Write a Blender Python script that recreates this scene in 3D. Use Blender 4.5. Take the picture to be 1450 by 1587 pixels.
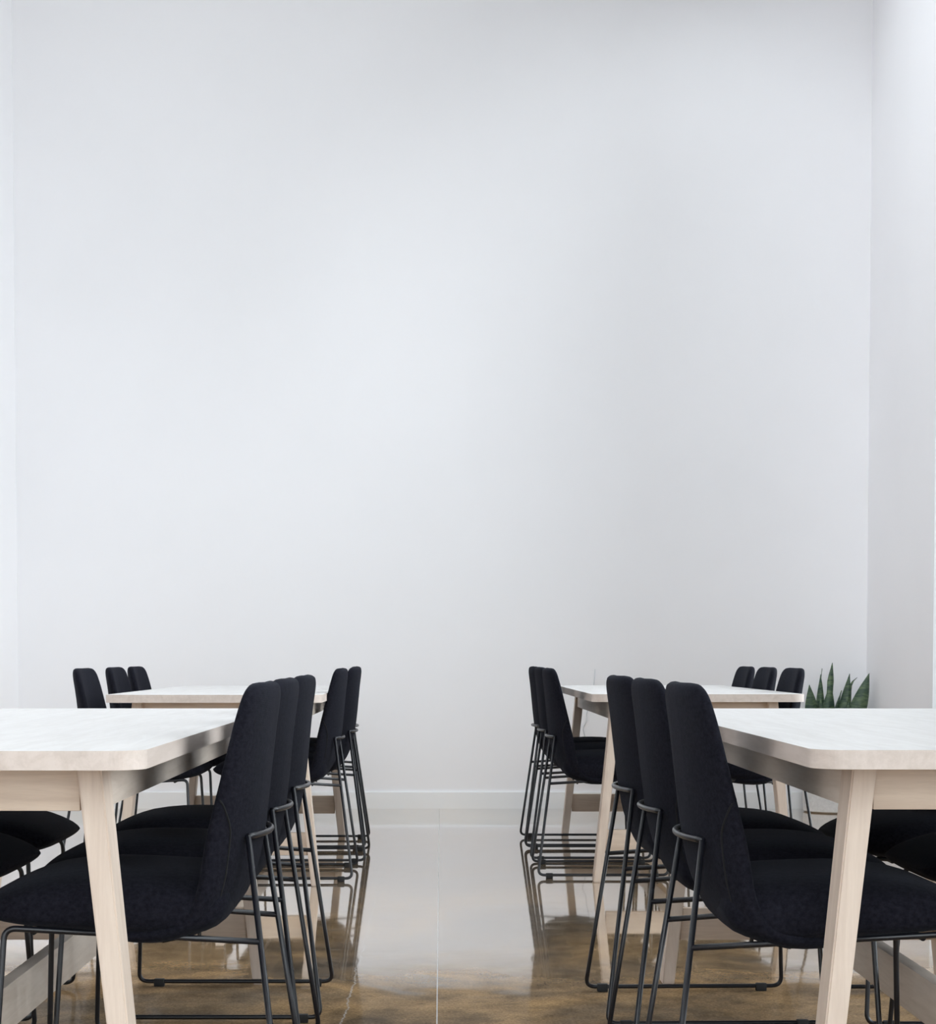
import bpy, bmesh, math, random
from mathutils import Vector, Matrix

# ------------------------------------------------------------------ clear
for o in list(bpy.data.objects):
    bpy.data.objects.remove(o)
scene = bpy.context.scene
C = scene.collection

# ------------------------------------------------------------------ camera
F_PX, W_PX, H_PX = 2900.0, 1450.0, 1587.0
PITCH = math.radians(2.5)
CAM_Z = 0.885
VP_X, VP_Y = 683.2, 1017.2
cam_d = bpy.data.cameras.new('camera')
cam_d.sensor_fit = 'HORIZONTAL'
cam_d.sensor_width = 36.0
cam_d.lens = 36.0 * F_PX / W_PX
cam_d.shift_x = (W_PX / 2 - VP_X) / W_PX
cam_d.shift_y = (VP_Y + F_PX * math.tan(PITCH) - H_PX / 2) / W_PX
cam_d.clip_start = 0.05
cam_d.clip_end = 200
cam = bpy.data.objects.new('camera', cam_d)
cam.location = (0, 0, CAM_Z)
cam.rotation_euler = (math.pi / 2 - PITCH, 0, 0)
C.objects.link(cam)
scene.camera = cam

# ------------------------------------------------------------------ world: bright hazy sky
world = bpy.data.worlds.new('sky')
scene.world = world
world.use_nodes = True
wn = world.node_tree.nodes
bg = wn['Background']
bg.inputs['Color'].default_value = (0.915, 0.952, 1.0, 1)
bg.inputs['Strength'].default_value = 5.7

# ------------------------------------------------------------------ exposure
vs = scene.view_settings
vs.view_transform = 'Standard'
vs.look = 'None'
vs.exposure = 0.0
vs.gamma = 1.0
vs.use_curve_mapping = False
cy = scene.cycles
cy.max_bounces = 12
cy.diffuse_bounces = 8
cy.glossy_bounces = 5
cy.transparent_max_bounces = 12
cy.caustics_reflective = False
cy.caustics_refractive = False
cy.sample_clamp_indirect = 8.0
cy.use_denoising = True

# ------------------------------------------------------------------ room dimensions
XL, XR = -2.453, 2.468        # side walls
YB, YF = 10.866, -2.2         # back wall (in view) and wall behind the camera
ZC = 5.3                      # ceiling
WY0, WY1, WZ0, WZ1 = -1.9, 9.45, 0.14, 5.05   # window opening in the right wall

# ------------------------------------------------------------------ materials
def nodes(name):
    m = bpy.data.materials.new(name)
    m.use_nodes = True
    nt = m.node_tree
    return m, nt, nt.nodes['Principled BSDF']

def N(nt, t, **kw):
    n = nt.nodes.new(t)
    for k, v in kw.items():
        if k in n.inputs:
            n.inputs[k].default_value = v
        else:
            setattr(n, k, v)
    return n

def ramp(nt, fac, stops):
    r = nt.nodes.new('ShaderNodeValToRGB')
    el = r.color_ramp.elements
    while len(el) < len(stops):
        el.new(0.5)
    for e, (p, c) in zip(el, stops):
        e.position = p
        e.color = c if len(c) == 4 else (*c, 1)
    nt.links.new(fac, r.inputs[0])
    return r

def coords(nt, scale, kind='Object'):
    tc = nt.nodes.new('ShaderNodeTexCoord')
    mp = nt.nodes.new('ShaderNodeMapping')
    mp.inputs['Scale'].default_value = scale
    nt.links.new(tc.outputs[kind], mp.inputs[0])
    return mp.outputs[0]

def bump(nt, bsdf, h, strength, dist):
    b = nt.nodes.new('ShaderNodeBump')
    b.inputs['Strength'].default_value = strength
    b.inputs['Distance'].default_value = dist
    nt.links.new(h, b.inputs['Height'])
    nt.links.new(b.outputs[0], bsdf.inputs['Normal'])
    return b

def mat_paint(name, col, rough=0.85):
    m, nt, b = nodes(name)
    n = N(nt, 'ShaderNodeTexNoise', Scale=0.7, Detail=4.0)
    nt.links.new(coords(nt, (1, 1, 1)), n.inputs['Vector'])
    c2 = tuple(c * 0.965 for c in col)
    r = ramp(nt, n.outputs['Fac'], [(0.35, c2), (0.65, col)])
    nt.links.new(r.outputs[0], b.inputs['Base Color'])
    b.inputs['Roughness'].default_value = rough
    n2 = N(nt, 'ShaderNodeTexNoise', Scale=220.0, Detail=3.0)
    nt.links.new(coords(nt, (1, 1, 1)), n2.inputs['Vector'])
    bump(nt, b, n2.outputs['Fac'], 0.05, 0.001)
    return m

def mat_wood(name, light, dark, axis='x', rough=0.45):
    m, nt, b = nodes(name)
    sc = {'x': (1.2, 14, 14), 'y': (14, 1.2, 14), 'z': (14, 14, 1.2)}[axis]
    v = coords(nt, sc)
    oi = nt.nodes.new('ShaderNodeObjectInfo')
    add = N(nt, 'ShaderNodeVectorMath', operation='ADD')
    mul = N(nt, 'ShaderNodeMath', operation='MULTIPLY')
    mul.inputs[1].default_value = 37.0
    nt.links.new(oi.outputs['Random'], mul.inputs[0])
    nt.links.new(v, add.inputs[0]); nt.links.new(mul.outputs[0], add.inputs[1])
    n1 = N(nt, 'ShaderNodeTexNoise', Scale=2.2, Detail=6.0, Roughness=0.6, Distortion=0.8)
    nt.links.new(add.outputs[0], n1.inputs['Vector'])
    n2 = N(nt, 'ShaderNodeTexNoise', Scale=11.0, Detail=4.0, Roughness=0.7)
    nt.links.new(add.outputs[0], n2.inputs['Vector'])
    mx = N(nt, 'ShaderNodeMath', operation='MULTIPLY_ADD')
    mx.inputs[1].default_value = 0.4
    nt.links.new(n2.outputs['Fac'], mx.inputs[0]); nt.links.new(n1.outputs['Fac'], mx.inputs[2])
    r = ramp(nt, mx.outputs[0], [(0.48, dark), (0.82, light)])
    nt.links.new(r.outputs[0], b.inputs['Base Color'])
    b.inputs['Roughness'].default_value = rough
    bump(nt, b, n2.outputs['Fac'], 0.08, 0.0006)
    return m

def mat_fabric(name):
    m, nt, b = nodes(name)
    v = coords(nt, (1, 1, 1))
    w1 = N(nt, 'ShaderNodeTexWave', Scale=190.0, Distortion=1.5, Detail=1.0, bands_direction='Z')
    w2 = N(nt, 'ShaderNodeTexWave', Scale=190.0, Distortion=1.5, Detail=1.0, bands_direction='Y')
    n = N(nt, 'ShaderNodeTexNoise', Scale=130.0, Detail=4.0, Roughness=0.7)
    for q in (w1, w2, n):
        nt.links.new(v, q.inputs['Vector'])
    a = N(nt, 'ShaderNodeMath', operation='ADD')
    nt.links.new(w1.outputs['Fac'], a.inputs[0]); nt.links.new(w2.outputs['Fac'], a.inputs[1])
    a2 = N(nt, 'ShaderNodeMath', operation='ADD')
    nt.links.new(a.outputs[0], a2.inputs[0]); nt.links.new(n.outputs['Fac'], a2.inputs[1])
    r = ramp(nt, n.outputs['Fac'], [(0.3, (0.0040, 0.0042, 0.0070)), (0.7, (0.0125, 0.0125, 0.0180))])
    nt.links.new(r.outputs[0], b.inputs['Base Color'])
    b.inputs['Roughness'].default_value = 0.95
    b.inputs['Specular IOR Level'].default_value = 0.06
    b.inputs['Sheen Weight'].default_value = 0.03
    b.inputs['Sheen Roughness'].default_value = 0.4
    b.inputs['Sheen Tint'].default_value = (0.75, 0.82, 1.0, 1)
    bump(nt, b, a2.outputs[0], 0.25, 0.0008)
    return m

def mat_plain(name, col, rough, metal=0.0, nscale=60.0, nb=0.05):
    m, nt, b = nodes(name)
    n = N(nt, 'ShaderNodeTexNoise', Scale=nscale, Detail=3.0)
    nt.links.new(coords(nt, (1, 1, 1)), n.inputs['Vector'])
    r = ramp(nt, n.outputs['Fac'], [(0.3, tuple(c * 0.88 for c in col)), (0.7, col)])
    nt.links.new(r.outputs[0], b.inputs['Base Color'])
    b.inputs['Roughness'].default_value = rough
    b.inputs['Metallic'].default_value = metal
    bump(nt, b, n.outputs['Fac'], nb, 0.0005)
    return m

def mat_floor(name):
    """Polished concrete: brown aggregate, pale cracks, uneven clear sealer."""
    m, nt, b = nodes(name)
    v = coords(nt, (1, 1, 1))
    big = N(nt, 'ShaderNodeTexNoise', Scale=1.3, Detail=6.0, Roughness=0.62, Distortion=0.6)
    mid = N(nt, 'ShaderNodeTexNoise', Scale=9.0, Detail=8.0, Roughness=0.7)
    fine = N(nt, 'ShaderNodeTexNoise', Scale=130.0, Detail=4.0, Roughness=0.75)
    for q in (big, mid, fine):
        nt.links.new(v, q.inputs['Vector'])
    c1 = ramp(nt, big.outputs['Fac'], [(0.30, (0.165, 0.122, 0.082)), (0.45, (0.390, 0.262, 0.145)), (0.58, (0.240, 0.178, 0.122)), (0.75, (0.140, 0.124, 0.108))])
    c2 = ramp(nt, mid.outputs['Fac'], [(0.30, (0.55, 0.55, 0.55)), (0.72, (1.3, 1.27, 1.2))])
    c3 = ramp(nt, fine.outputs['Fac'], [(0.30, (0.62, 0.60, 0.58)), (0.50, (1, 1, 1)), (0.70, (1.5, 1.48, 1.42))])
    m1 = N(nt, 'ShaderNodeMix', data_type='RGBA', blend_type='MULTIPLY')
    m1.inputs[0].default_value = 1
    nt.links.new(c1.outputs[0], m1.inputs[6]); nt.links.new(c2.outputs[0], m1.inputs[7])
    m2 = N(nt, 'ShaderNodeMix', data_type='RGBA', blend_type='MULTIPLY')
    m2.inputs[0].default_value = 1
    nt.links.new(m1.outputs[2], m2.inputs[6]); nt.links.new(c3.outputs[0], m2.inputs[7])
    # pale wandering crack
    sep = nt.nodes.new('ShaderNodeSeparateXYZ')
    nt.links.new(v, sep.inputs[0])
    wig = N(nt, 'ShaderNodeTexNoise', Scale=6.0, Detail=6.0, Roughness=0.7)
    nt.links.new(coords(nt, (0.15, 1, 1)), wig.inputs['Vector'])
    wm = N(nt, 'ShaderNodeMath', operation='MULTIPLY_ADD')
    wm.inputs[1].default_value = 0.05; wm.inputs[2].default_value = 0.212
    nt.links.new(wig.outputs['Fac'], wm.inputs[0])
    ad = N(nt, 'ShaderNodeMath', operation='ADD')
    nt.links.new(sep.outputs[0], ad.inputs[0]); nt.links.new(wm.outputs[0], ad.inputs[1])
    ab = N(nt, 'ShaderNodeMath', operation='ABSOLUTE')
    nt.links.new(ad.outputs[0], ab.inputs[0])
    ck = ramp(nt, ab.outputs[0], [(0.0010, (1, 1, 1)), (0.0035, (0, 0, 0))])
    gate = ramp(nt, fine.outputs['Fac'], [(0.42, (0, 0, 0)), (0.55, (1, 1, 1))])
    mg = N(nt, 'ShaderNodeMath', operation='MULTIPLY')
    nt.links.new(ck.outputs[0], mg.inputs[0]); nt.links.new(gate.outputs[0], mg.inputs[1])
    m3 = N(nt, 'ShaderNodeMix', data_type='RGBA')
    nt.links.new(mg.outputs[0], m3.inputs[0]); nt.links.new(m2.outputs[2], m3.inputs[6])
    m3.inputs[7].default_value = (0.6, 0.58, 0.55, 1)
    nt.links.new(m3.outputs[2], b.inputs['Base Color'])
    # uneven sealer
    rr = ramp(nt, mid.outputs['Fac'], [(0.3, (0.03, 0.03, 0.03)), (0.75, (0.10, 0.10, 0.10))])
    nt.links.new(rr.outputs[0], b.inputs['Roughness'])
    b.inputs['IOR'].default_value = 1.5
    # reflection weakened towards the camera, imitating where the mirrored wall ends; ragged edge
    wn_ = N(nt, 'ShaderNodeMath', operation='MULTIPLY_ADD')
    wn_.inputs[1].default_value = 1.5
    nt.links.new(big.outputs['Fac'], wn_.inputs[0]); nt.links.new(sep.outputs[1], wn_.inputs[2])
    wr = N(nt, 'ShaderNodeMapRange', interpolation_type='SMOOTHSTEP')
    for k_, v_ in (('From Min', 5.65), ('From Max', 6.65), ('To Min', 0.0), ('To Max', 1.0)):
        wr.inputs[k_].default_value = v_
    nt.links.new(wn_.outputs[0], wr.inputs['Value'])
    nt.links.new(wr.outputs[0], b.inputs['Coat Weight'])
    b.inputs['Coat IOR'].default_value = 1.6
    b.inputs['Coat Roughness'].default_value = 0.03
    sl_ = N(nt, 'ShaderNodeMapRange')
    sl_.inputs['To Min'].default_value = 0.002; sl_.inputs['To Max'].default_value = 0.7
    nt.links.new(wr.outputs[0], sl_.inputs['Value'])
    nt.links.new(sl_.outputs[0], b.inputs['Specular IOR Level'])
    wav = N(nt, 'ShaderNodeTexNoise', Scale=5.0, Detail=2.0)
    nt.links.new(v, wav.inputs['Vector'])
    bump(nt, b, wav.outputs['Fac'], 0.05, 0.02)
    return m

def mat_glass(name):
    m = bpy.data.materials.new(name)
    m.use_nodes = True
    nt = m.node_tree
    nt.nodes.clear()
    out = nt.nodes.new('ShaderNodeOutputMaterial')
    mix = nt.nodes.new('ShaderNodeMixShader')
    tr = nt.nodes.new('ShaderNodeBsdfTransparent')
    gl = nt.nodes.new('ShaderNodeBsdfGlossy')
    fr = nt.nodes.new('ShaderNodeFresnel')
    tr.inputs[0].default_value = (0.96, 0.98, 0.98, 1)
    gl.inputs['Roughness'].default_value = 0.02
    fr.inputs[0].default_value = 1.3
    nt.links.new(fr.outputs[0], mix.inputs[0])
    nt.links.new(tr.outputs[0], mix.inputs[1]); nt.links.new(gl.outputs[0], mix.inputs[2])
    nt.links.new(mix.outputs[0], out.inputs[0])
    return m

def mat_leaf(name):
    m, nt, b = nodes(name)
    n = N(nt, 'ShaderNodeTexNoise', Scale=9.0, Detail=4.0, Distortion=1.2)
    nt.links.new(coords(nt, (1.5, 1.5, 6)), n.inputs['Vector'])
    r = ramp(nt, n.outputs['Fac'], [(0.36, (0.018, 0.045, 0.030)), (0.5, (0.045, 0.085, 0.045)), (0.64, (0.10, 0.15, 0.075))])
    nt.links.new(r.outputs[0], b.inputs['Base Color'])
    b.inputs['Roughness'].default_value = 0.4
    return m

M = {
    'wall': mat_paint('white_wall_paint', (0.878, 0.870, 0.886)),
    'ceil': mat_paint('ceiling_paint', (0.85, 0.85, 0.85)),
    'trim': mat_paint('white_trim_paint', (0.86, 0.87, 0.88), 0.5),
    'top': mat_wood('whitewashed_tabletop', (0.66, 0.645, 0.635), (0.58, 0.56, 0.545), 'y', 0.42),
    'edge': mat_wood('shade_toned_edge', (0.54, 0.465, 0.42), (0.45, 0.38, 0.335), 'y', 0.5),
    'wood_x': mat_wood('pale_birch_across', (0.62, 0.51, 0.415), (0.49, 0.385, 0.305), 'x', 0.5),
    'wood_y': mat_wood('pale_birch_along', (0.66, 0.58, 0.51), (0.55, 0.47, 0.40), 'y', 0.5),
    'wood_z': mat_wood('pale_birch_leg', (0.61, 0.51, 0.430), (0.51, 0.41, 0.340), 'z', 0.5),
    'fabric': mat_fabric('charcoal_wool'),
    'metal': mat_plain('black_powder_coat', (0.007, 0.0075, 0.011), 0.34, 0.0, 300.0),
    'rubber': mat_plain('black_rubber', (0.010, 0.010, 0.011), 0.7),
    'seam': mat_plain('black_piping', (0.003, 0.003, 0.004), 1.0),
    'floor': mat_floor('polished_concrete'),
    'joint': mat_plain('joint_filler', (0.55, 0.55, 0.56), 0.8),
    'glass': mat_glass('window_glass'),
    'pot': mat_plain('white_glazed_pot', (0.80, 0.80, 0.80), 0.35),
    'soil': mat_plain('dark_soil', (0.03, 0.022, 0.016), 0.95, 0.0, 80.0, 0.6),
    'leaf': mat_leaf('snake_plant_leaf'),
    'cable': mat_plain('grey_cable', (0.66, 0.67, 0.69), 0.5),
    'pave': mat_paint('outside_paving', (0.45, 0.45, 0.44)),
}

_jb = M['joint'].node_tree.nodes['Principled BSDF']      # the filler is under the same clear sealer
_jb.inputs['Coat Weight'].default_value = 1.0
_jb.inputs['Coat IOR'].default_value = 1.6
_jb.inputs['Coat Roughness'].default_value = 0.04

# ------------------------------------------------------------------ mesh helpers
def mesh_from(bm, name, smooth=True, angle=None):
    bmesh.ops.recalc_face_normals(bm, faces=bm.faces)
    me = bpy.data.meshes.new(name)
    bm.to_mesh(me); bm.free()
    for p in me.polygons:
        p.use_smooth = smooth
    if smooth and angle:
        me.set_sharp_from_angle(angle=math.radians(angle))
    return me

def put(name, me, mat=None, parent=None, loc=(0, 0, 0), rot=(0, 0, 0)):
    o = bpy.data.objects.new(name, me)
    if mat and not me.materials:
        me.materials.append(M[mat])
    C.objects.link(o)
    o.parent = parent
    o.location = loc
    o.rotation_euler = rot
    return o

def empty(name, loc, rz=0.0):
    o = bpy.data.objects.new(name, None)
    o.empty_display_size = 0.1
    o.location = loc
    o.rotation_euler = (0, 0, rz)
    C.objects.link(o)
    return o

def tag(o, label=None, cat=None, group=None, kind=None):
    if label: o['label'] = label
    if cat: o['category'] = cat
    if group: o['group'] = group
    if kind: o['kind'] = kind
    return o

def box(bm, x0, x1, y0, y1, z0, z1):
    vs_ = [bm.verts.new(p) for p in ((x0, y0, z0), (x1, y0, z0), (x1, y1, z0), (x0, y1, z0), (x0, y0, z1), (x1, y0, z1), (x1, y1, z1), (x0, y1, z1))]
    for f in ((0, 3, 2, 1), (4, 5, 6, 7), (0, 1, 5, 4), (1, 2, 6, 5), (2, 3, 7, 6), (3, 0, 4, 7)):
        bm.faces.new([vs_[i] for i in f])

def box_mesh(name, dims, bev=0.0):
    bm = bmesh.new()
    box(bm, *dims)
    if bev:
        bmesh.ops.bevel(bm, geom=list(bm.edges), offset=bev, segments=2, affect='EDGES', profile=0.6)
    return mesh_from(bm, name, bool(bev), 40)

def fillet(pts, rad, seg=6):
    out = [Vector(pts[0])]
    for i in range(1, len(pts) - 1):
        p0, p1, p2 = Vector(pts[i - 1]), Vector(pts[i]), Vector(pts[i + 1])
        r = rad[i] if isinstance(rad, (list, tuple)) else rad
        if r <= 0:
            out.append(p1); continue
        a, c = p1 + (p0 - p1).normalized() * r, p1 + (p2 - p1).normalized() * r
        for k in range(seg + 1):
            t = k / seg
            out.append(a * (1 - t) ** 2 + p1 * 2 * t * (1 - t) + c * t * t)
    out.append(Vector(pts[-1]))
    return out

def tube(bm, pts, r, n=10):
    pts = [Vector(p) for p in pts]
    tan = []
    for i in range(len(pts)):
        a, b = pts[max(0, i - 1)], pts[min(len(pts) - 1, i + 1)]
        tan.append((b - a).normalized())
    up = Vector((0, 0, 1)) if abs(tan[0].z) < 0.9 else Vector((1, 0, 0))
    u = tan[0].cross(up).normalized()
    rings = []
    for i, p in enumerate(pts):
        if i:
            q = tan[i - 1].rotation_difference(tan[i])
            u = q @ u
        u = (u - tan[i] * u.dot(tan[i])).normalized()
        w = tan[i].cross(u)
        rings.append([bm.verts.new(p + (u * math.cos(2 * math.pi * k / n) + w * math.sin(2 * math.pi * k / n)) * r) for k in range(n)])
    for a, b in zip(rings, rings[1:]):
        for k in range(n):
            bm.faces.new((a[k], a[(k + 1) % n], b[(k + 1) % n], b[k]))
    bm.faces.new(list(reversed(rings[0]))); bm.faces.new(rings[-1])

def loft(bm, rings):
    rs = [[bm.verts.new(p) for p in ring] for ring in rings]
    n = len(rs[0])
    for a, b in zip(rs, rs[1:]):
        for k in range(n):
            bm.faces.new((a[k], a[(k + 1) % n], b[(k + 1) % n], b[k]))
    for ring, flip in ((rs[0], True), (rs[-1], False)):
        c = bm.verts.new(sum((v.co for v in ring), Vector()) / n)
        for k in range(n):
            t = (ring[k], ring[(k + 1) % n], c)
            bm.faces.new(t if not flip else tuple(reversed(t)))

def sp(v, e):
    return math.copysign(abs(v) ** e, v)

def catmull(table, t):
    """table: list of tuples, first entry the parameter; smooth interpolation."""
    n = len(table)
    i = 0
    while i < n - 2 and t > table[i + 1][0]:
        i += 1
    p1, p2 = table[i], table[i + 1]
    p0, p3 = table[max(0, i - 1)], table[min(n - 1, i + 2)]
    u = (t - p1[0]) / (p2[0] - p1[0])
    out = []
    for k in range(1, len(p1)):
        d = p2[0] - p1[0]
        m1 = (p2[k] - p0[k]) / (p2[0] - p0[0]) * d if p2[0] != p0[0] else 0
        m2 = (p3[k] - p1[k]) / (p3[0] - p1[0]) * d if p3[0] != p1[0] else 0
        out.append((2 * u**3 - 3 * u**2 + 1) * p1[k] + (u**3 - 2 * u**2 + u) * m1 + (-2 * u**3 + 3 * u**2) * p2[k] + (u**3 - u**2) * m2)
    return out

# ------------------------------------------------------------------ the room
def struct(name, dims, mat, parent=None):
    o = put(name, box_mesh(name, dims), mat, parent)
    if parent is None:
        tag(o, kind='structure')
    return o

T = 0.2
floor = struct('floor', (XL - T, XR + T, YF - T, YB + T, -0.16, -0.0006), 'joint')
JX = -0.010
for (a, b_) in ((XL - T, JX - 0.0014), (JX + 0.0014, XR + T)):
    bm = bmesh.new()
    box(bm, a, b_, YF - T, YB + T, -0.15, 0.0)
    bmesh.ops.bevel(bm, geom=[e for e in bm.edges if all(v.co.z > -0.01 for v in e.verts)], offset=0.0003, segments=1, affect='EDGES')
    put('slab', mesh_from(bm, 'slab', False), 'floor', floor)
struct('wall_back', (XL - T, XR + T, YB, YB + T, 0, ZC), 'wall')
struct('wall_left', (XL - T, XL, YF, YB, 0, ZC), 'wall')
# wall behind the camera is a glazed shopfront; unseen skylights are added to even the back wall's light
FX0, FX1, FZ0, FZ1 = -2.1, 2.1, 0.14, 5.05
SX0, SX1, SY0, SY1 = 0.8, 2.3, 5.4, 10.2
def frame_of(bm, a0, a1, b0, b1, c0, c1, axis):
    """Wall or slab with a rectangular hole; axis = thin direction."""
    def bb(p0, p1, q0, q1):
        if axis == 'y': box(bm, p0, p1, c0, c1, q0, q1)
        else: box(bm, p0, p1, q0, q1, c0, c1)
    (A0, h0, h1, A1), (B0, k0, k1, B1) = a0, b0
    bb(A0, h0, B0, B1); bb(h1, A1, B0, B1); bb(h0, h1, B0, k0); bb(h0, h1, k1, B1)
bm = bmesh.new()
frame_of(bm, (XL - T, FX0, FX1, XR + T), 0, (0, FZ0, FZ1, ZC), 0, YF - T, YF, 'y')
tag(put('wall_front', mesh_from(bm, 'wall_front', False), 'wall'), kind='structure')
bm = bmesh.new()
frame_of(bm, (XL - T, SX0, SX1, XR + T), 0, (YF - T, SY0, SY1, YB + T), 0, ZC, ZC + T, 'z')
tag(put('ceiling', mesh_from(bm, 'ceiling', False), 'ceil'), kind='structure')
bm = bmesh.new()
box(bm, XR, XR + T, WY1, YB, 0, ZC)
box(bm, XR, XR + T, YF, WY0, 0, ZC)
box(bm, XR, XR + T, WY0, WY1, 0, WZ0)
box(bm, XR, XR + T, WY0, WY1, WZ1, ZC)
tag(put('wall_right', mesh_from(bm, 'wall_right', False), 'wall'), kind='structure')

def baseboard(name, dims):
    bm = bmesh.new()
    box(bm, *dims)
    bmesh.ops.bevel(bm, geom=[e for e in bm.edges if all(v.co.z > 0.05 for v in e.verts)], offset=0.006, segments=2, affect='EDGES')
    tag(put(name, mesh_from(bm, name, False), 'trim'), kind='structure')
baseboard('baseboard_back', (XL + 0.014, XR - 0.014, YB - 0.014, YB, 0.0, 0.102))
baseboard('baseboard_left', (XL, XL + 0.014, YF, YB, 0.0, 0.102))
baseboard('baseboard_right', (XR - 0.014, XR, YF, YB, 0.0, 0.102))

# white framed windows: five in the right wall, two behind the camera, four added skylights
def portal(loc, rot, sx, sy):
    # portal only guides the sampling of the sky through an opening
    pl = bpy.data.lights.new('sky_portal', 'AREA')
    pl.shape = 'RECTANGLE'
    pl.size, pl.size_y = sx, sy
    pl.cycles.is_portal = True
    po = bpy.data.objects.new('sky_portal', pl)
    po.location, po.rotation_euler = loc, rot
    C.objects.link(po)

win_n = 0
def window(axis, u0, u1, v0, v1, c, split=None):
    """axis: normal of the pane; u,v the in-plane range; c..c+0.05 the frame depth."""
    global win_n
    win_n += 1
    fw = 0.05
    def bb(bm, a0, a1, b0, b1, c0, c1):
        if axis == 'x': box(bm, c0, c1, a0, a1, b0, b1)
        elif axis == 'y': box(bm, a0, a1, c0, c1, b0, b1)
        else: box(bm, a0, a1, b0, b1, c0, c1)
    bm = bmesh.new()
    bb(bm, u0, u0 + fw, v0, v1, c, c + 0.05)
    bb(bm, u1 - fw, u1, v0, v1, c, c + 0.05)
    bb(bm, u0 + fw, u1 - fw, v0, v0 + fw, c, c + 0.05)
    bb(bm, u0 + fw, u1 - fw, v1 - fw, v1, c, c + 0.05)
    panes = [(v0 + fw, v1 - fw)]
    if split:
        bb(bm, u0 + fw, u1 - fw, split, split + fw, c, c + 0.05)
        panes = [(v0 + fw, split), (split + fw, v1 - fw)]
    w = put('window_%d' % win_n, mesh_from(bm, 'window_frame', False), 'trim')
    tag(w, kind='structure')
    for a, b_ in panes:
        bm = bmesh.new()
        bb(bm, u0 + fw, u1 - fw, a, b_, c + 0.02, c + 0.026)
        put('pane', mesh_from(bm, 'pane', False), 'glass', w)

nW = 5
wl = (WY1 - WY0) / nW
for i in range(nW):
    window('x', WY1 - (i + 1) * wl, WY1 - i * wl, WZ0, WZ1, XR, 2.7)
portal((XR + 0.21, (WY0 + WY1) / 2, (WZ0 + WZ1) / 2), (0, math.pi / 2, 0), WZ1 - WZ0, WY1 - WY0)
for i in range(2):
    window('y', FX0 + i * 2.1, FX0 + (i + 1) * 2.1, FZ0, FZ1, YF - 0.2, 2.7)
portal(((FX0 + FX1) / 2, YF - 0.21, (FZ0 + FZ1) / 2), (math.pi / 2, 0, 0), FX1 - FX0, FZ1 - FZ0)
sl = (SY1 - SY0) / 4
for i in range(4):
    window('z', SX0, SX1, SY0 + i * sl, SY0 + (i + 1) * sl, ZC + 0.15)
portal(((SX0 + SX1) / 2, (SY0 + SY1) / 2, ZC + 0.21), (0, 0, 0), SX1 - SX0, SY1 - SY0)
struct('trim_1', (XR - 0.03, XR, WY0, WY1, WZ0 - 0.025, WZ0), 'trim')
pv = put('ground', box_mesh('ground', (-40, 40, -30, 40, -0.4, -0.17)), 'pave')
tag(pv, kind='structure')

# ------------------------------------------------------------------ chair
BACK_TAB = None
def back_point(t, a, grow=0.0):
    """Point of the backrest skin at station t (bottom 0, top 1) and angle a round its section."""
    x, z, th, w, wr = catmull(BACK_TAB, t)
    xa, za = catmull(BACK_TAB, max(0, min(t, 0.84) - 0.02))[:2]
    xb, zb = catmull(BACK_TAB, min(t, 0.84) + 0.02)[:2]
    tg = Vector((xb - xa, 0, zb - za)).normalized()
    nr = Vector((tg.z, 0, -tg.x))              # towards the sitter
    y = w * sp(math.cos(a), 0.55)
    m_ = th * 0.5 * (1 + sp(math.sin(a), 0.75)) + wr * (y / w) ** 2
    return Vector((x, y + math.copysign(grow, math.cos(a)), z)) + nr * m_

def backrest_mesh():
    global BACK_TAB
    # t, rear-face x, z, thickness, half-width, side wrap
    tab = [
        (0.00, 0.330, 0.374, 0.035, 0.200, 0.000),
        (0.08, 0.255, 0.366, 0.045, 0.210, 0.000),
        (0.16, 0.190, 0.370, 0.055, 0.214, 0.004),
        (0.23, 0.140, 0.390, 0.062, 0.216, 0.012),
        (0.30, 0.100, 0.428, 0.062, 0.217, 0.026),
        (0.37, 0.074, 0.480, 0.060, 0.216, 0.040),
        (0.45, 0.058, 0.545, 0.053, 0.213, 0.050),
        (0.55, 0.049, 0.610, 0.048, 0.209, 0.048),
        (0.66, 0.042, 0.680, 0.046, 0.205, 0.039),
        (0.78, 0.035, 0.750, 0.044, 0.200, 0.030),
        (0.87, 0.030, 0.790, 0.042, 0.194, 0.025),
        (0.92, 0.028, 0.810, 0.040, 0.185, 0.022),
        (0.955, 0.0285, 0.823, 0.036, 0.170, 0.018),
        (0.98, 0.031, 0.831, 0.029, 0.150, 0.014),
        (1.00, 0.037, 0.8355, 0.014, 0.120, 0.009),
    ]
    BACK_TAB = tab
    ts = [i / 34 for i in range(31)] + [0.90, 0.92, 0.94, 0.955, 0.97, 0.982, 0.992, 1.0]
    ts = sorted(set(ts))
    K = 32
    rings = [[back_point(t, 2 * math.pi * k / K) for k in range(K)] for t in ts]
    bm = bmesh.new()
    loft(bm, rings)
    return mesh_from(bm, 'backrest')

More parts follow.
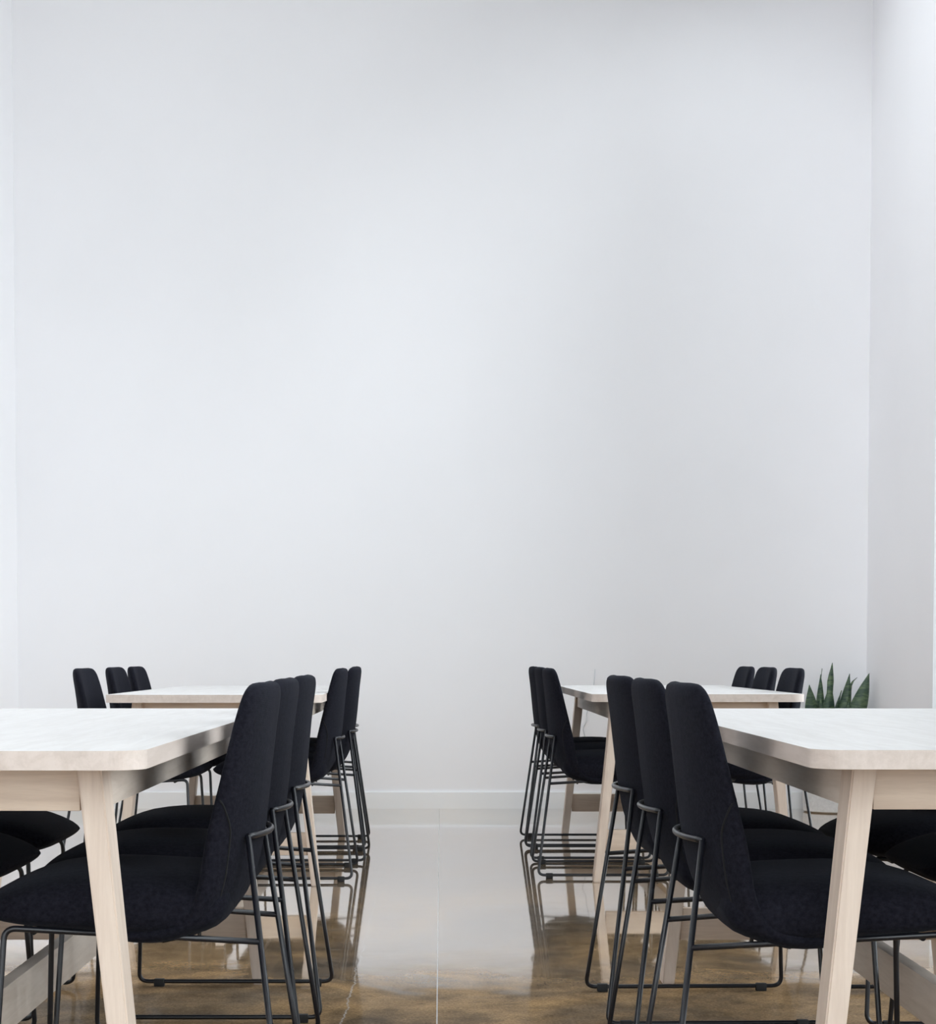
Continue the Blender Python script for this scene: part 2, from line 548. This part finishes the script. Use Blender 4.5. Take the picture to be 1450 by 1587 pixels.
def seat_mesh():
    # x, bottom z, top z, half-width
    tab = [
        (0.105, 0.430, 0.470, 0.165), (0.118, 0.405, 0.487, 0.192), (0.15, 0.386, 0.494, 0.208), (0.20, 0.378, 0.497, 0.216),
        (0.30, 0.384, 0.501, 0.226), (0.38, 0.391, 0.500, 0.230), (0.455, 0.398, 0.491, 0.228),
        (0.504, 0.406, 0.475, 0.218), (0.535, 0.415, 0.460, 0.200), (0.549, 0.424, 0.449, 0.182), (0.556, 0.432, 0.442, 0.160)]
    xs = [0.105, 0.111, 0.118, 0.132, 0.15, 0.175, 0.20, 0.25, 0.30, 0.34, 0.38, 0.42, 0.455, 0.482, 0.504, 0.522, 0.535, 0.544, 0.549, 0.553, 0.556]
    rings = []
    for x in xs:
        zb, zt, w = catmull(tab, x)
        K = 36
        ring = []
        zm = zb + (zt - zb) * 0.42
        for k in range(K):
            a = 2 * math.pi * k / K
            c, s = math.cos(a), math.sin(a)
            y = w * sp(c, 0.5)
            z = zm + ((zt - zm) * sp(s, 0.8) if s > 0 else (zm - zb) * sp(s, 0.55))
            ring.append(Vector((x, y, z)))
        rings.append(ring)
    bm = bmesh.new()
    loft(bm, rings)
    return mesh_from(bm, 'seat')

def piping_mesh(side):
    # seam cord from the front edge round to the bracket, then down along the lower shell
    pts = []
    for t, a in ((0.585, 40), (0.58, 15), (0.565, -8), (0.54, -22), (0.51, -33), (0.48, -39), (0.43, -41), (0.37, -41), (0.30, -41),
                 (0.23, -41), (0.17, -40), (0.12, -36)):
        a = math.radians(a)
        p = back_point(t, a if side > 0 else math.pi - a, 0.0004)
        pts.append(p)
    bm = bmesh.new()
    tube(bm, fillet(pts, 0.008, 3), 0.0021, 6)
    return mesh_from(bm, 'piping')

RT = 0.0056
BR_Y, BR_Z, BR_X = 0.140, 0.560, 0.0735
RUN_Z = 0.0135
def frame_mesh(side):
    bm = bmesh.new()
    pts = [(BR_X, side * BR_Y, BR_Z), (0, side * 0.25, RUN_Z), (0.520, side * 0.25, RUN_Z), (0.500, side * 0.205, 0.403),
           (0.0486, side * 0.1773, 0.374)]
    tube(bm, fillet(pts, [0, 0.026, 0.026, 0.022, 0], 7), RT, 12)
    return mesh_from(bm, 'side_frame')

def bracket_mesh():
    bm = bmesh.new()
    pts = []
    for k in range(17):
        y = -BR_Y + 2 * BR_Y * k / 16
        pts.append((0.046 + (BR_X - 0.046) * (abs(y) / BR_Y) ** 2.2, y, BR_Z))
    tube(bm, pts, RT, 12)
    return mesh_from(bm, 'back_bracket')

def brace_mesh(x, hw, z):
    bm = bmesh.new()
    tube(bm, [(x, -hw, z), (x, hw, z)], 0.0052, 10)
    return mesh_from(bm, 'cross_brace')

def pad_mesh():
    return box_mesh('foot_pad', (-0.014, 0.014, -0.0085, 0.0085, -RUN_Z, 0.0075), 0.003)

def bolt_mesh():
    bm = bmesh.new()
    tube(bm, [(0, 0, 0), (0, 0, -0.016)], 0.0035, 8)
    return mesh_from(bm, 'bolt', True, 40)

CH = [('backrest', backrest_mesh(), 'fabric', (0, 0, 0)), ('seat', seat_mesh(), 'fabric', (0, 0, 0)),
      ('piping', piping_mesh(1), 'seam', (0, 0, 0)), ('piping', piping_mesh(-1), 'seam', (0, 0, 0)),
      ('side_frame', frame_mesh(1), 'metal', (0, 0, 0)), ('side_frame', frame_mesh(-1), 'metal', (0, 0, 0)),
      ('back_bracket', bracket_mesh(), 'metal', (0, 0, 0)),
      ('cross_brace', brace_mesh(0.22, 0.180, 0.3795), 'metal', (0, 0, 0)), ('cross_brace', brace_mesh(0.45, 0.200, 0.3945), 'metal', (0, 0, 0))]
pm = pad_mesh()
for px in (0.045, 0.466):
    for s in (1, -1):
        CH.append(('foot_pad', pm, 'rubber', (px, s * 0.25, RUN_Z)))
bmh = bolt_mesh()
for s in (1, -1):
    CH.append(('bolt', bmh, 'metal', (0.165, s * 0.12, 0.384)))

def chair(x, y, rz, label, group):
    e = empty('upholstered_chair', (x, y, 0), math.radians(rz))
    tag(e, label, 'chair', group)
    back, rods = None, []
    for nm, me, mt, lc in CH:
        par = e
        if nm == 'piping': par = back                              # seam cord belongs to the backrest
        if nm == 'foot_pad': par = rods[0 if lc[1] > 0 else 1]     # rubber pad belongs to its rod frame
        o = put(nm, me, mt, par, lc)
        if nm == 'backrest': back = o
        if nm == 'side_frame': rods.append(o)
    return e

# ------------------------------------------------------------------ table
TH, HW = 0.74, 0.41
def top_mesh(L):
    r, seg, t = 0.055, 14, 0.030
    out = []
    for cx, cy_, a0 in ((HW - r, L - r, 0), (-HW + r, L - r, 90), (-HW + r, r, 180), (HW - r, r, 270)):
        for k in range(seg + 1):
            a = math.radians(a0 + 90 * k / seg)
            out.append((cx + r * math.cos(a), cy_ + r * math.sin(a)))
    bm = bmesh.new()
    b_ = [bm.verts.new((x, y, TH - t)) for x, y in out]
    u_ = [bm.verts.new((x, y, TH)) for x, y in out]
    bm.faces.new(list(reversed(b_))); bm.faces.new(u_)
    n = len(out)
    for k in range(n):
        bm.faces.new((b_[k], b_[(k + 1) % n], u_[(k + 1) % n], u_[k]))
    ed = [e for e in bm.edges if abs(e.verts[0].co.z - e.verts[1].co.z) < 1e-6]
    bmesh.ops.bevel(bm, geom=ed, offset=0.004, segments=2, affect='EDGES')
    me = mesh_from(bm, 'tabletop', False)
    me.materials.append(M['top']); me.materials.append(M['edge'])
    for p in me.polygons:                     # edge darkened in colour to imitate dimmer light on the side faces
        p.material_index = 0 if p.normal.z > 0.5 else 1
    return me

def leg_mesh(side):
    # straight tapering plank leg leaning outwards towards the foot; origin at its floor centre
    bm = bmesh.new()
    xt, xf = side * (HW - 0.106), side * (HW - 0.034)
    ht = TH - 0.0302
    wt, wb, dt, db = 0.020, 0.016, 0.040, 0.036
    vs_ = []
    for (xc, w, d, z) in ((xf, wb, db, 0.0), (xt, wt, dt, ht)):
        for a, b_ in ((-1, -1), (1, -1), (1, 1), (-1, 1)):
            vs_.append(bm.verts.new((xc + a * w, b_ * d, z)))
    for f in ((0, 3, 2, 1), (4, 5, 6, 7), (0, 1, 5, 4), (1, 2, 6, 5), (2, 3, 7, 6), (3, 0, 4, 7)):
        bm.faces.new([vs_[i] for i in f])
    bmesh.ops.bevel(bm, geom=list(bm.edges), offset=0.003, segments=2, affect='EDGES')
    return mesh_from(bm, 'leg', True, 40)

LEG = {s: leg_mesh(s) for s in (1, -1)}
def legx(z):
    return (HW - 0.034) + (-0.072) * z / (TH - 0.03)
def table(x, y, L, label):
    e = empty('dining_table', (x, y, 0))
    tag(e, label, 'table', 'pale wooden dining tables')
    put('tabletop', top_mesh(L), 'top', e)
    ins = 0.165                                # leg centre from the table end
    for yy in (ins, L - ins):
        for s in (1, -1):
            put('leg', LEG[s], 'wood_z', e, (0, yy, 0))
        xe = legx(0.16) - 0.018
        put('end_stretcher', box_mesh('end_stretcher', (-xe, xe, -0.0125, 0.0125, 0.118, 0.205), 0.003), 'wood_x', e, (0, yy, 0))
    xa = HW - 0.092
    zt, zb = TH - 0.0302, TH - 0.104
    for s in (1, -1):
        a, b_ = sorted((s * xa, s * (xa - 0.024)))
        put('side_apron', box_mesh('side_apron', (a, b_, ins + 0.0405, L - ins - 0.0405, zb, zt), 0.002), 'wood_y', e)
    for yy in (ins, L - ins):
        put('end_apron', box_mesh('end_apron', (-0.2865, 0.2865, -0.012, 0.012, zb, zt), 0.002), 'wood_x', e, (0, yy - 0.01 if yy < 1 else yy + 0.01, 0))
    put('long_stretcher', box_mesh('long_stretcher', (-0.016, 0.016, ins + 0.0126, L - ins - 0.0126, 0.145, 0.238), 0.003), 'wood_y', e)
    return e

XTL, XTR = -0.868, 0.989
table(XTL, 2.865, 2.35, 'pale wooden table in the left foreground, cut off by the photo edge')
table(XTR, 2.892, 2.32, 'pale wooden table in the right foreground, cut off by the photo edge')
table(XTL + 0.008, 7.045, 2.24, 'pale wooden table at the back left near the white wall')
table(XTR, 7.165, 2.24, 'pale wooden table at the back right near the potted plant')

gF, gB = 'charcoal chairs at the front tables', 'charcoal chairs at the back tables'
S = 'black wire-legged charcoal upholstered chair, '
chairs = [
    (0.389, 3.44, 0, S + 'nearest one on the aisle side of the right front table', gF),
    (0.388, 4.06, 0, S + 'middle one on the aisle side of the right front table', gF),
    (0.388, 4.661, 1.5, S + 'farthest one on the aisle side of the right front table', gF),
    (-0.275, 3.51, 180, S + 'nearest one on the aisle side of the left front table', gF),
    (-0.284, 4.09, 180, S + 'middle one on the aisle side of the left front table', gF),
    (-0.290, 4.741, 180, S + 'farthest one on the aisle side of the left front table', gF),
    (1.560, 3.42, 180, S + 'nearest one on the window side of the right front table', gF),
    (1.560, 4.06, 180, S + 'middle one on the window side of the right front table', gF),
    (1.530, 4.66, 180, S + 'farthest one on the window side of the right front table', gF),
    (-1.490, 3.50, 0, S + 'nearest one on the wall side of the left front table', gF),
    (-1.470, 4.10, 0, S + 'middle one on the wall side of the left front table', gF),
    (-1.500, 4.72, 0, S + 'farthest one on the wall side of the left front table', gF),
    (0.387, 7.684, 0, S + 'nearest one on the aisle side of the right back table', gB),
    (0.387, 8.323, 0, S + 'middle one on the aisle side of the right back table', gB),
    (0.387, 8.875, 0, S + 'farthest one on the aisle side of the right back table', gB),
    (-0.348, 7.571, 180, S + 'nearest one on the aisle side of the left back table', gB),
    (-0.324, 8.227, 180, S + 'middle one on the aisle side of the left back table', gB),
    (-0.346, 8.805, 180, S + 'farthest one on the aisle side of the left back table', gB),
    (1.503, 7.66, 180, S + 'nearest one on the plant side of the right back table', gB),
    (1.503, 8.28, 180, S + 'middle one on the plant side of the right back table', gB),
    (1.503, 8.86, 180, S + 'farthest one on the plant side of the right back table', gB),
    (-1.492, 7.51, 0, S + 'nearest one on the outer side of the left back table', gB),
    (-1.492, 8.23, 0, S + 'middle one on the outer side of the left back table', gB),
    (-1.492, 8.80, 0, S + 'farthest one on the outer side of the left back table', gB),
]
for a in chairs:
    chair(*a)

# ------------------------------------------------------------------ potted snake plant
PX, PY = 2.245, 10.66
pl_ = empty('potted_snake_plant', (PX, PY, 0))
tag(pl_, 'potted snake plant with tall pointed green leaves in a white pot by the corner', 'plant')
def lathe(prof, n=40):
    bm = bmesh.new()
    rings = [[bm.verts.new((r * math.cos(2 * math.pi * k / n), r * math.sin(2 * math.pi * k / n), z)) for k in range(n)] for r, z in prof]
    for a, b_ in zip(rings, rings[1:]):
        for k in range(n):
            bm.faces.new((a[k], a[(k + 1) % n], b_[(k + 1) % n], b_[k]))
    bm.faces.new(list(reversed(rings[0]))); bm.faces.new(rings[-1])
    return bm
put('pot', mesh_from(lathe([(0.165, 0.0), (0.175, 0.008), (0.182, 0.20), (0.188, 0.40), (0.188, 0.41), (0.176, 0.41), (0.172, 0.37), (0.168, 0.36)]), 'pot', True, 40), 'pot', pl_)
put('soil', mesh_from(lathe([(0.17, 0.36), (0.168, 0.368), (0.10, 0.376), (0.03, 0.378)]), 'soil'), 'soil', pl_)

def leaf(bx, by, tx, ty, top, w, twist=0.0, curl=0.0, waist=False):
    bm = bmesh.new()
    n = 14
    rows = []
    z0 = 0.36
    for i in range(n + 1):
        t = i / n
        x = bx + (tx - bx) * t ** 1.3
        y = by + (ty - by) * t ** 1.3
        z = z0 + (top - z0) * t
        if curl and t > 0.8:
            q = (t - 0.8) / 0.2
            x += curl * q * q
            z -= abs(curl) * 0.45 * q * q
        ww = w * (0.55 + 0.45 * math.sin(min(1, t / 0.45) * math.pi / 2)) * (1 - max(0, (t - 0.5) / 0.5) ** 1.6)
        if waist:
            ww *= 1 - 0.42 * math.exp(-((t - 0.66) / 0.1) ** 2)
        ww = max(ww, 0.0012)
        a = twist * t
        row = []
        for side in (0.003, -0.003):
            for k in range(5):
                u = (k / 4 - 0.5) * 2
                dx = u * ww
                dy = 0.35 * ww * u * u + side * (1 - 0.6 * abs(u))
                row.append(bm.verts.new((x + dx * math.cos(a) - dy * math.sin(a), y + dx * math.sin(a) + dy * math.cos(a), z)))
        rows.append(row[:5] + list(reversed(row[5:])))
    for a, b_ in zip(rows, rows[1:]):
        for k in range(10):
            bm.faces.new((a[k], a[(k + 1) % 10], b_[(k + 1) % 10], b_[k]))
    bm.faces.new(list(reversed(rows[0]))); bm.faces.new(rows[-1])
    put('leaf', mesh_from(bm, 'leaf'), 'leaf', pl_)

def px_x(px):            # lateral position at the plant for a leaf seen at this image column
    return (px - VP_X) * PY / F_PX - PX
def px_z(py):
    return CAM_Z - (py - VP_Y) * PY / F_PX
leaf(px_x(1264), -0.03, px_x(1251.5), -0.04, px_z(1061), 0.046, 0.2)
leaf(px_x(1272), 0.03, px_x(1272), 0.02, px_z(1045), 0.026, -0.3)
leaf(px_x(1282), 0.00, px_x(1289), 0.00, px_z(1027), 0.036, 0.25, waist=True)
leaf(px_x(1278), -0.06, px_x(1268), -0.05, px_z(1082), 0.030)
leaf(px_x(1290), 0.05, px_x(1306), 0.04, px_z(1070), 0.022, 0.9)
leaf(px_x(1302), 0.02, px_x(1317), 0.02, px_z(1044), 0.034, -0.5)
leaf(px_x(1311), 0.06, px_x(1322), 0.05, px_z(1046), 0.024, 0.3, curl=0.032)
leaf(px_x(1314), -0.04, px_x(1343), -0.05, px_z(1043), 0.052, -0.2)
leaf(px_x(1306), -0.07, px_x(1310), -0.08, px_z(1088), 0.034)
leaf(px_x(1268), 0.08, px_x(1277), 0.07, px_z(1036), 0.006, 0.4)

# ------------------------------------------------------------------ thin grey cable on the back wall
cb = bmesh.new()
yy = YB - 0.004
def wp(px, py):
    return ((px - VP_X) * YB / F_PX, yy, CAM_Z - (py - VP_Y) * YB / F_PX)
cpts = [wp(*p) for p in ((921.5, 1037), (920, 1060), (914, 1085), (909, 1106), (909, 1117), (903, 1128), (906, 1140), (909, 1152))]
tube(cb, fillet(cpts, 0.012, 4), 0.0026, 8)
tag(put('cable', mesh_from(cb, 'cable'), 'cable'), 'thin pale grey cable hanging down the white back wall', 'cable')
